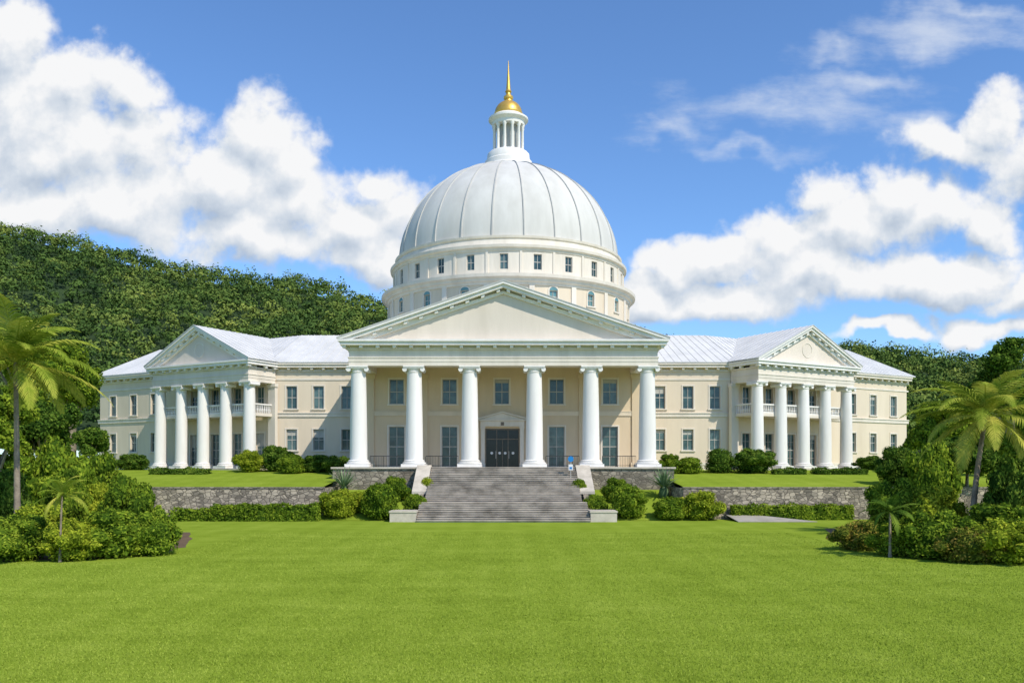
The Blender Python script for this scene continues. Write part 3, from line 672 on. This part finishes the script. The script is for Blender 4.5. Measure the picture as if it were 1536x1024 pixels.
    bal = m.build('balcony', M['trim'], B)
    m = MB(FP); m.box(-8.0, 8.0, .35, .6, 11.72, 11.88); m.box(-8.0, 8.0, .38, .57, 10.8, 10.95)
    n = 56
    for i in range(n):
        u = -7.9+15.8*i/(n-1); m.lathe(u, .475, [(.05, 10.95), (.09, 11.15), (.05, 11.4), (.06, 11.72)], 6, False)
    for u in (-8.0+.125, 8.0-.125):
        m.box(u-.12, u+.12, .6, 3.3, 11.72, 11.88)
        for k in range(9): m.lathe(u, .9+k*.28, [(.05, 10.8), (.09, 11.15), (.05, 11.4), (.06, 11.72)], 6, False)
    m.build('balustrade', M['white'], bal)
    m = MB(FP)
    for k in range(20):
        a0, a1 = 2*math.pi*k/20, 2*math.pi*(k+1)/20
        m.prism([(.75*math.cos(a0), 18.3+.75*math.sin(a0)), (.9*math.cos(a0), 18.3+.9*math.sin(a0)), (.9*math.cos(a1), 18.3+.9*math.sin(a1)), (.75*math.cos(a1), 18.3+.75*math.sin(a1))], -.63, -.57)
    m.build('medallion', M['trim'], B)

# dome and drum
DC = (0.65, 110.0); cx, cy = DC
def ring(prof, name, mat, parent, n=96, smooth=True):
    m = MB(); m.lathe(cx, cy, prof, n, True); return m.build(name, mat, parent, smooth)
CL = Cyl(DC, 15.3); sp = 2*math.pi/19; ops = []; ul = []
for k in range(-4, 5):
    u = k*sp*15.3; ul.append(u); ops.append((u-.5, u+.5, 23.0, 24.35))
m = MB(CL); m.wall(-math.pi*15.3, math.pi*15.3, 16.5, 25.1, ops, 0, .3, ustep=1.0); m.build('drum_wall', M['wall'], B)
for u in ul: window(CL, u, 1.0, 23.0, 24.35, 0, B, 'tealglass', rows=2, arch=True)
for k in range(-5, 5):
    m = MB(CL); u = (k+.5)*sp*15.3; m.box(u-.3, u+.3, -.15, .05, 17, 25.0); m.build('pilaster', M['trim'], B)
ring([(15.2, 24.8), (15.45, 24.85), (15.5, 25.1), (15.75, 25.2), (15.8, 25.45), (16.15, 25.6), (16.2, 25.95), (15.9, 26.0), (15.5, 26.1), (14.5, 26.2)], 'drum_cornice', M['trim'], B)
RU = 14.65; CU = Cyl(DC, RU); ops = []; ul = []
for k in range(-6, 8):
    u = R(-2.3+15*k)*RU; ul.append(u); ops.append((u-.47, u+.47, 26.7, 28.45))
m = MB(CU); m.wall(-math.pi*RU, math.pi*RU, 26.1, 29.1, ops, 0, .3, ustep=1.0); m.build('upper_drum_wall', M['trim'], B)
for u in ul: window(CU, u, .94, 26.7, 28.45, 0, B, 'glass', rows=2, trim=False)
for k in range(5, 20):
    m = MB(CU); u = R(-2.3+15*(k-12)+7.5)*RU; m.box(u-.14, u+.14, -.1, .02, 26.15, 29.0); m.build('pilaster', M['trim'], B)
ring([(14.4, 28.7), (14.75, 28.75), (14.8, 29.0), (15.05, 29.1), (15.1, 29.4), (14.9, 29.45), (14.5, 29.5), (14.3, 30.2), (14.45, 30.3), (14.5, 30.55), (14.2, 30.62), (13.6, 30.7)], 'dome_base_cornice', M['trim'], B)
DR, DH, DZ = 13.9, 12.55, 30.5
prof = [(DR*math.cos(math.pi/2*i/40), DZ+DH*math.sin(math.pi/2*i/40)) for i in range(0, 37)]
m = MB(); m.lathe(cx, cy, prof, 96, False); dome = m.build('dome', M['dome'], B, True)
for k in range(24):
    a = R(-8+15*k); m = MB(); rows = []
    for i in range(0, 35):
        t = math.pi/2*i/40; r_ = DR*math.cos(t); z = DZ+DH*math.sin(t); hw_ = .10*max(.35, math.cos(t)); o = .12
        ca, sa = math.sin(a), -math.cos(a); nxr = math.cos(t)*DH; nz = math.sin(t)*DR; nn = math.hypot(nxr, nz); nxr /= nn; nz /= nn
        row = []
        for s_, oo in ((-1, -.02), (-.6, o), (.6, o), (1, -.02)):
            rr_ = r_+nxr*oo; row.append((cx+ca*rr_-sa*hw_*s_, cy+sa*rr_+ca*hw_*s_, z+nz*oo))
        rows.append(m.vs(row))
    for p, q in zip(rows, rows[1:]):
        for j in range(3): m.F.append([p[j], p[j+1], q[j+1], q[j]])
    m.build('dome_rib', M['seam'], dome)
m = MB(); m.lathe(cx, cy, [(3.3, 42.2), (3.35, 42.9), (3.1, 43.1), (3.05, 43.7), (2.8, 43.9), (2.7, 44.7), (2.5, 44.9), (1.35, 44.92)], 40)
lan = m.build('lantern', M['white'], B, True)
m = MB(); m.lathe(cx, cy, [(1.3, 44.9), (1.3, 48.4)], 24); m.build('lantern_core', M['seam'], lan, True)
for k in range(12):
    a = R(15+30*k); x, y = cx+1.85*math.sin(a), cy-1.85*math.cos(a)
    m = MB(); m.lathe(x, y, [(.28, 44.9), (.28, 45.1), (.2, 45.15), (.18, 48.0), (.27, 48.15), (.27, 48.38)], 12); m.build('lantern_column', M['white'], lan, True)
m = MB(); m.lathe(cx, cy, [(2.1, 48.38), (2.15, 48.8), (2.3, 48.9), (2.55, 49.1), (2.55, 49.35), (2.2, 49.45), (2.05, 49.6), (1.9, 49.75), (1.5, 49.8)], 40); m.build('lantern_cornice', M['white'], lan, True)
m = MB(); m.lathe(cx, cy, [(1.85, 49.75), (1.9, 49.95)]+[(1.8*math.cos(math.pi/2*i/10), 49.95+1.75*math.sin(math.pi/2*i/10)) for i in range(9)]+[(.5, 51.8), (.62, 52.0), (.6, 52.25), (.35, 52.45), (.3, 52.7), (.42, 52.9), (.3, 53.15)], 32)
cup = m.build('gold_cupola', M['gold'], B, True)
m = MB(); m.lathe(cx, cy, [(.3, 53.1), (.2, 54.3), (.1, 55.6), (.03, 56.9)], 16); m.build('spire', M['gold'], cup, True)

# ------------------------------------------------------------ staircase
ST = empty('stone_staircase', (0, 71, 0), 'broad weathered stone staircase rising from the lawn to the entrance portico', 'staircase')
y = 70.9; rise = 4.6/27
for i in range(27):
    lo = i < 9; wx = 7.25 if lo else 6.95; run = .38 if lo else .42
    if i == 9: y += 1.2
    nxt = y+run+(1.2 if i == 8 else 0)
    m = MB(); z1 = rise*(i+1)-(0.012 if i == 26 else 0); j = random.uniform(-.01, .01)
    m.box(-wx, wx, y+.05, nxt+.05 if i < 26 else 83.3, max(-.2, z1-rise-.02), z1-.06); m.box(-wx-.02, wx+.02, y-.02+j, nxt+.02 if i < 26 else 83.31, z1-.06, z1)
    m.build('step', M['step'], ST); y += run
for s in (-1, 1):
    a, b = (7.0*s, 8.35*s) if s > 0 else (8.35*s, 7.0*s)
    m = MB(); m.prism_u([(83.45, 1.0), (83.45, 4.55), (82.7, 4.55), (78.0, 2.18), (78.0, 1.0)], a+.08, b-.08); m.build('cheek_wall', M['podium'], ST)
    m = MB(); m.prism_u([(83.5, 4.55), (83.5, 4.78), (82.68, 4.78), (77.9, 2.38), (77.9, 2.13), (78.0, 2.18), (82.7, 4.55)], a, b); m.build('cheek_coping', M['lightstone'], ST)
    m = MB(); a, b = (7.3*s, 9.5*s) if s > 0 else (9.5*s, 7.3*s); m.box(a, b, 71.3, 73.6, -.1, .78); m.box(a-.05, b+.05, 71.24, 73.66, .78, .92); m.build('plinth', M['lightstone'], ST)
    m = MB(); a, b = (7.27*s, 7.75*s) if s > 0 else (7.75*s, 7.27*s); m.prism_u([(73.6, -.1), (73.6, .75), (78.1, 2.2), (78.1, -.1)], a, b); m.build('low_wall', M['podium'], ST)
for s, lab in ((-1, 'low rubble stone retaining wall left of the staircase, under the terrace lawn'), (1, 'low rubble stone retaining wall right of the staircase, behind the path')):
    a, b = (15.8, 60) if s > 0 else (-60, -15.8)
    t = empty('retaining_wall', (s*30, 75, 0), lab, 'wall')
    m = MB(); m.box(a, b, 74.9, 75.35, -.2, 2.72); ra, rb = (15.8, 16.2) if s > 0 else (-16.2, -15.8); m.box(ra, rb, 75.35, 83.5, -.2, 2.72); m.build('stone_wall', M['stone'], t)
    m = MB(); m.box(a-.05, b+.05, 74.84, 75.42, 2.72, 2.84); m.build('coping', M['podium'], t)
t = empty('information_sign', (at(856, 80.5), 80.5, 3.4), 'small blue and white sign on a thin post beside the right stair cheek', 'sign')
X = at(856, 80.5)
m = MB(); m.tube((X, 80.5, 3.2), (X, 80.5, 5.3), .035); m.build('post', M['frame'], t)
m = MB(); m.tube((X, 80.40, 5.35), (X, 80.46, 5.35), .27, None, 20); m.build('round_panel', M['blue'], t)
m = MB(); m.box(X-.2, X+.2, 80.41, 80.45, 4.3, 4.85); m.build('lower_panel', M['sticker'], t)
m = MB(); m.box(X-.12, X+.12, 80.40, 80.41-.002, 4.4, 4.6); m.build('blue_mark', M['blue'], t)

# ------------------------------------------------------------ shrubs and hedges
SH = [
 (508, 74.3, 60, 735, 'leaflight', 'loose', 'loose green shrub left of the stairs below the stone wall end'),
 (570, 74.0, 66, 722, 'leafmid', 'round', 'large round shrub left of the staircase, biggest of that group'),
 (540, 76.0, 50, 738, 'leaflight', 'loose', 'yellow-green shrub half hidden behind the large round left shrub'),
 (623, 75.0, 44, 739, 'leafmid', 'round', 'small clipped shrub behind the left stair plinth'),
 (641, 79.5, 28, 714, 'leaflight', 'round', 'smallest round shrub against the left edge of the stairs'),
 (592, 79.5, 44, 716, 'leafmid', 'loose', 'shrub in front of the left sloping stair cheek'),
 (868, 79.0, 30, 716, 'leafmid', 'round', 'small round shrub against the right edge of the stairs'),
 (892, 75.0, 42, 740, 'leafmid', 'round', 'low clipped shrub behind the right stair plinth'),
 (942, 74.3, 64, 724, 'leafmid', 'round', 'large round shrub right of the staircase, tallest of that group'),
 (925, 79.0, 44, 718, 'leafmid', 'loose', 'shrub in front of the right stair cheek wall'),
 (1006, 73.8, 60, 743, 'leafmid', 'round', 'low rounded shrub right of the large round right shrub'),
 (1047, 74.2, 70, 738, 'leaflight', 'loose', 'bright yellow-green shrub at the inner end of the right stone wall'),
 (376, 92.0, 44, 676, 'leaflight', 'loose', 'pale green shrub at the foot of the left pavilion'),
 (415, 93.0, 56, 670, 'leafdark', 'loose', 'dark rounded shrub against the left inner wing wall'),
 (437, 90.0, 46, 679, 'leafmid', 'round', 'rounded green shrub in front of the left inner wing wall'),
 (472, 92.0, 60, 683, 'leafdark', 'loose', 'wide dark shrub near the left side of the podium'),
 (508, 90.0, 44, 684, 'leafdark', 'loose', 'dark shrub touching the left podium corner'),
 (1005, 90.0, 40, 682, 'leafmid', 'loose', 'shrub touching the right podium corner'),
 (1034, 90.0, 48, 684, 'leafmid', 'round', 'low green shrub between podium and right inner wing'),
 (1080, 91.0, 52, 671, 'leafdark', 'round', 'tall rounded dark shrub in front of the right inner wing'),
 (1130, 91.0, 66, 674, 'leafdark', 'loose', 'broad dark shrub beside the right pavilion'),
 (200, 96.0, 56, 682, 'leafdark', 'loose', 'dark bush at the foot of the left outer wing'),
 (1308, 97.0, 48, 684, 'leafdark', 'loose', 'bush at the foot of the right outer wing'),
 (28, 42.4, 112, 776, 'leafmid', 'loose', 'large green bush at the far left of the left flower bed'),
 (110, 42.2, 84, 784, 'leaflight', 'loose', 'yellow-green bush under the little palm in the left bed'),
 (168, 43.6, 104, 768, 'leafmid', 'loose', 'big leafy bush in the middle of the left bed'),
 (228, 44.6, 88, 768, 'leafmid', 'loose', 'leafy bush at the right end of the left bed'),
 (60, 47.5, 100, 760, 'leaflight', 'loose', 'bright bush behind the little palm in the left bed'),
 (190, 54.0, 84, 718, 'leafmid', 'loose', 'tall mid-green bush behind the left bed, before the stone wall'),
 (142, 58.0, 64, 728, 'leaflight', 'loose', 'yellow-green bush between the two tall bushes behind the left bed'),
 (106, 56.0, 70, 706, 'leafmid', 'loose', 'tall bush just right of the left palm trunk'),
 (4, 54.0, 80, 708, 'leafdark', 'loose', 'tall dark bush left of the left palm trunk'),
 (80, 70.0, 100, 662, 'leafmid', 'loose', 'high thicket bush behind the left palm'),
 (148, 74.0, 84, 684, 'leafmid', 'loose', 'bush covering the left end of the stone wall'),
 (1290, 47.3, 76, 778, 'leafred', 'loose', 'low bush with reddish tips at the left end of the right bed'),
 (1345, 44.3, 74, 786, 'leafmid', 'loose', 'low green bush below the small palm in the right bed'),
 (1400, 43.0, 104, 768, 'leafmid', 'loose', 'large leafy bush in the middle of the right bed'),
 (1452, 41.2, 84, 788, 'leafred', 'loose', 'reddish-tipped bush at the front of the right bed'),
 (1512, 40.7, 100, 782, 'leaflight', 'loose', 'yellow-green bush at the far right front corner'),
 (1500, 46.5, 120, 758, 'leafmid', 'loose', 'green bush behind the yellow-green one at the far right'),
 (1340, 58.0, 80, 722, 'leafmid', 'loose', 'leafy bush left of the right palm, before the stone wall'),
 (1400, 57.0, 90, 732, 'leaflight', 'loose', 'yellow-green bush at the foot of the right palm'),
 (1525, 54.0, 90, 690, 'leafdark', 'loose', 'tall dark bush right of the right palm trunk'),
 (1345, 78.0, 60, 672, 'leafdark', 'loose', 'dark bush at the right end of the stone wall'),
 (1400, 74.0, 80, 668, 'leafmid', 'loose', 'high bush behind the right palm'),
]
for a in SH: bush(*a)
hedge(at(262, 73), at(330, 73), 72.3, 73.5, 0, .95, M['leafmid'], 'lower clipped hedge at the left end, in front of the left stone wall')
hedge(at(326, 73.5), at(480, 73.5), 72.2, 73.9, 0, 1.3, M['leafmid'], 'longer clipped hedge in front of the left stone wall')
hedge(at(1100, 73.5), at(1285, 73.5), 74.0, 74.7, 0, 1.25, M['leafmid'], 'low clipped hedge in front of the right stone wall')
hedge(at(225, 89), at(312, 89), 88.5, 90, 3.6, 4.35, M['leafdark'], 'low clipped hedge on the left terrace before the left pavilion')
hedge(at(1160, 89), at(1208, 89), 88.5, 90, 3.6, 4.35, M['leafdark'], 'short clipped hedge on the right terrace before the pavilion')
hedge(at(1222, 89), at(1300, 89), 88.5, 90, 3.6, 4.35, M['leafdark'], 'longer clipped hedge on the right terrace, outer one')

# spiky plants
def blade_leaf(Vl, Ql, p, d0, L_, w_, droop, nseg=5):
    d = Vector(d0).normalized(); side = d.cross(Vector((0, 0, 1)));
    if side.length < .1: side = Vector((1, 0, 0))
    side.normalize(); p = Vector(p); base = len(Vl)
    for i in range(nseg+1):
        t = i/nseg; ww = w_*(1-t)**.6*(0.6+t if t < .4 else 1); ww = max(ww, .003)
        Vl.append(tuple(p-side*ww)); Vl.append(tuple(p+side*ww))
        p = p+d*L_/nseg; d = (d+Vector((0, 0, -droop/nseg))).normalized()
    for i in range(nseg): Ql.append((base+2*i, base+2*i+1, base+2*i+3, base+2*i+2))
def agave(px, Y, label, r=2.4):
    X = at(px, Y); z = 2.3 if abs(X) < 16 else ground_z(X, Y); Vl, Ql = [], []
    for i in range(100):
        a = random.uniform(0, 2*math.pi); e = random.uniform(.1, 1.35)
        blade_leaf(Vl, Ql, (X, Y, z+.3), (math.cos(a)*math.cos(e), math.sin(a)*math.cos(e), math.sin(e)), r*random.uniform(.75, 1.0), .09, .4)
    v, q = sph((X, Y, z-.2), (.5, .5, .8)); q = q+len(Vl)
    me = big_mesh('agave_plant', np.concatenate([np.array(Vl), v]), np.concatenate([np.array(Ql), q]), M['agave'], np.concatenate([rng.random(len(Ql)), np.full(len(q), -.2)]))
    tag(link('agave_plant', me), label, 'plant')
agave(516, 80.2, 'spiky grey-green rosette plant left of the stairs before the podium'); agave(996, 80.2, 'spiky grey-green rosette plant right of the stairs before the podium')

# palms
def palm(px, Y, ztop, Lf, nf, lean, label, tr=0.2, zb=0.0, leafw=0.055, seed=1, dens=46, mat='palm'):
    random.seed(seed); X = at(px, Y); t = empty('palm_tree', (X, Y, zb), label, 'palm tree')
    m = MB(); pts = []; n = 18; rows = []
    for i in range(n+1):
        s = i/n; pts.append(Vector((X+lean*(s**1.6), Y, zb+(ztop-zb)*s)))
    for i, p in enumerate(pts):
        s = i/n; r_ = tr*(1.35-.55*s if s > .08 else 1.7-3*s)
        for q, k in ((0, 1.0), (.5, .9)):
            pp = p+Vector((0, 0, q*(ztop-zb)/n))
            rows.append(m.vs([(pp.x+r_*k*math.cos(2*math.pi*j/12), pp.y+r_*k*math.sin(2*math.pi*j/12), pp.z) for j in range(12)]))
    for a, b in zip(rows, rows[1:]):
        for j in range(12): m.F.append([a[j], a[(j+1) % 12], b[(j+1) % 12], b[j]])
    m.build('trunk', M['bark'], t, True)
    top = pts[-1]
    for i in range(nf):
        az = i*2.399+random.uniform(-.2, .2); s = i/nf; e0 = 1.35-1.75*s+random.uniform(-.15, .15); L_ = Lf*random.uniform(.85, 1.12)*(1-.2*(s < .15))
        droop = random.uniform(1.0, 1.7)
        Vl, Ql = [], []; p = Vector(top)+Vector((0, 0, .1)); e = e0; nn = dens; hd = Vector((math.cos(az), math.sin(az), 0)); sd = Vector((-math.sin(az), math.cos(az), 0))
        tw = random.uniform(-.9, .9)
        prevp = None
        for k in range(nn+1):
            q = k/nn; d = hd*math.cos(e)+Vector((0, 0, math.sin(e))); up = sd.cross(d)*-1
            if up.z < 0 and abs(e) < 1.5: up = -up
            if prevp is not None:
                w_ = .055*(1-q)+.015; b = len(Vl)
                Vl += [tuple(prevp-sd*w_), tuple(prevp+sd*w_), tuple(p+sd*w_), tuple(p-sd*w_)]; Ql.append((b, b+1, b+2, b+3))
            prevp = Vector(p)
            if q > .1:
                ll = Lf*.19*(math.sin(math.pi*min(1, (q-.04)**.75))*.9+.12)
                for sg in (-1, 1):
                    dd = (sd*sg*.85+d*.85+up*(.15+tw*sg*.3)+Vector((0, 0, -.22))+Vector((random.gauss(0, .05), random.gauss(0, .05), random.gauss(0, .05)))).normalized()
                    b = len(Vl); pa = p; pb = p+dd*ll*.5; dd2 = (dd+Vector((0, 0, -.40))).normalized(); pc = pb+dd2*ll*.5
                    wv = d*leafw
                    Vl += [tuple(pa-wv*.6), tuple(pa+wv*.6), tuple(pb+wv), tuple(pb-wv), tuple(pc+wv*.15), tuple(pc-wv*.15)]
                    Ql += [(b, b+1, b+2, b+3), (b+3, b+2, b+4, b+5)]
            p = p+d*L_/nn; e -= droop/nn*(0.4+1.1*q)
        rv = rng.random(len(Ql))*.35+(0.9 if s > .82 else .05+.6*random.random())
        link('frond', big_mesh('frond', np.array(Vl), np.array(Ql), M[mat], rv), t)
    return t
palm(26, 50, zat(548, 50), 5.5, 34, -.1, 'tall coconut palm with drooping fronds at the left edge of the lawn', .15, seed=3)
palm(1458, 55, zat(626, 55), 5.2, 34, .9, 'leaning coconut palm with drooping fronds at the right side of the lawn', .16, seed=8)
palm(90, 41.2, zat(745, 41.2), 1.6, 16, .1, 'little young palm in the left flower bed', .05, leafw=.03, seed=5, dens=22)
palm(1335, 43.5, zat(770, 43.5), 1.7, 16, .0, 'small dark bushy palm at the left end of the right bed', .06, leafw=.03, seed=6, dens=22, mat='leafdark')

# broadleaf trees
def tree(px, Y, ytop, wpx, mt, label, seed, n=11000, size=.17):
    random.seed(seed); X = at(px, Y); z = ground_z(X, Y); H = zat(ytop, Y)-z; r_ = wpx/2*Y/FPX
    t = empty('broadleaf_tree', (X, Y, z), label, 'tree')
    m = MB(); m.tube((X, Y, z-.2), (X+.1, Y, z+H*.5), H*.035, H*.022, 10); bl = []
    for i in range(11):
        a = i*2.399; q = random.uniform(.25, .75)*r_; zz = z+H*random.uniform(.42, .86); br = r_*random.uniform(.30, .46)
        zz = min(zz, z+H-br*.95)
        c = (X+q*math.cos(a), Y+q*math.sin(a), zz); bl.append((*c, br, br, br*.85)); m.tube((X+.05, Y, z+H*random.uniform(.25, .45)), c, H*.014, H*.005, 6)
    bl.append((X, Y, z+H-r_*.42, r_*.45, r_*.45, r_*.42))
    for b in list(bl):
        for _ in range(4):
            a = random.uniform(0, 6.28); e = random.uniform(-.2, 1.2); k = b[3]
            bl.append((b[0]+k*.85*math.cos(a)*math.cos(e), b[1]+k*.85*math.sin(a)*math.cos(e), b[2]+k*.8*math.sin(e), k*.33, k*.33, k*.28))
    m.build('trunk', M['bark'], t, True)
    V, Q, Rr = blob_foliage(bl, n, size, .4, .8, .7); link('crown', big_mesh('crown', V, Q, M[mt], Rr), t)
tree(38, 92, 486, 150, 'leafmid', 'large green tree behind the left palm, nearest the picture edge', 11)
tree(108, 98, 512, 104, 'leafmid', 'tree just left of the left outer wing', 12)
tree(138, 88, 640, 60, 'leafdark', 'small dark tree in front of the end of the left outer wing', 13, 6000)
tree(60, 78, 600, 120, 'leafdark', 'dark tree directly behind the left palm trunk', 14)
tree(-5, 68, 590, 110, 'leafmid', 'tree cut by the left picture edge behind the palm', 15)
tree(1515, 84, 505, 115, 'leafdark', 'tall dark tree behind the right palm at the right picture edge', 16)
tree(1430, 96, 600, 104, 'leafmid', 'green tree between the right outer wing and the right palm', 17)
tree(1550, 66, 600, 110, 'leafmid', 'tree cut by the right picture edge behind the palm', 18)
tree(1450, 76, 655, 110, 'leafdark', 'low dark tree directly behind the right palm', 19)
tree(1390, 90, 626, 62, 'leafmid', 'small tree beside the end of the right outer wing', 20, 6000)
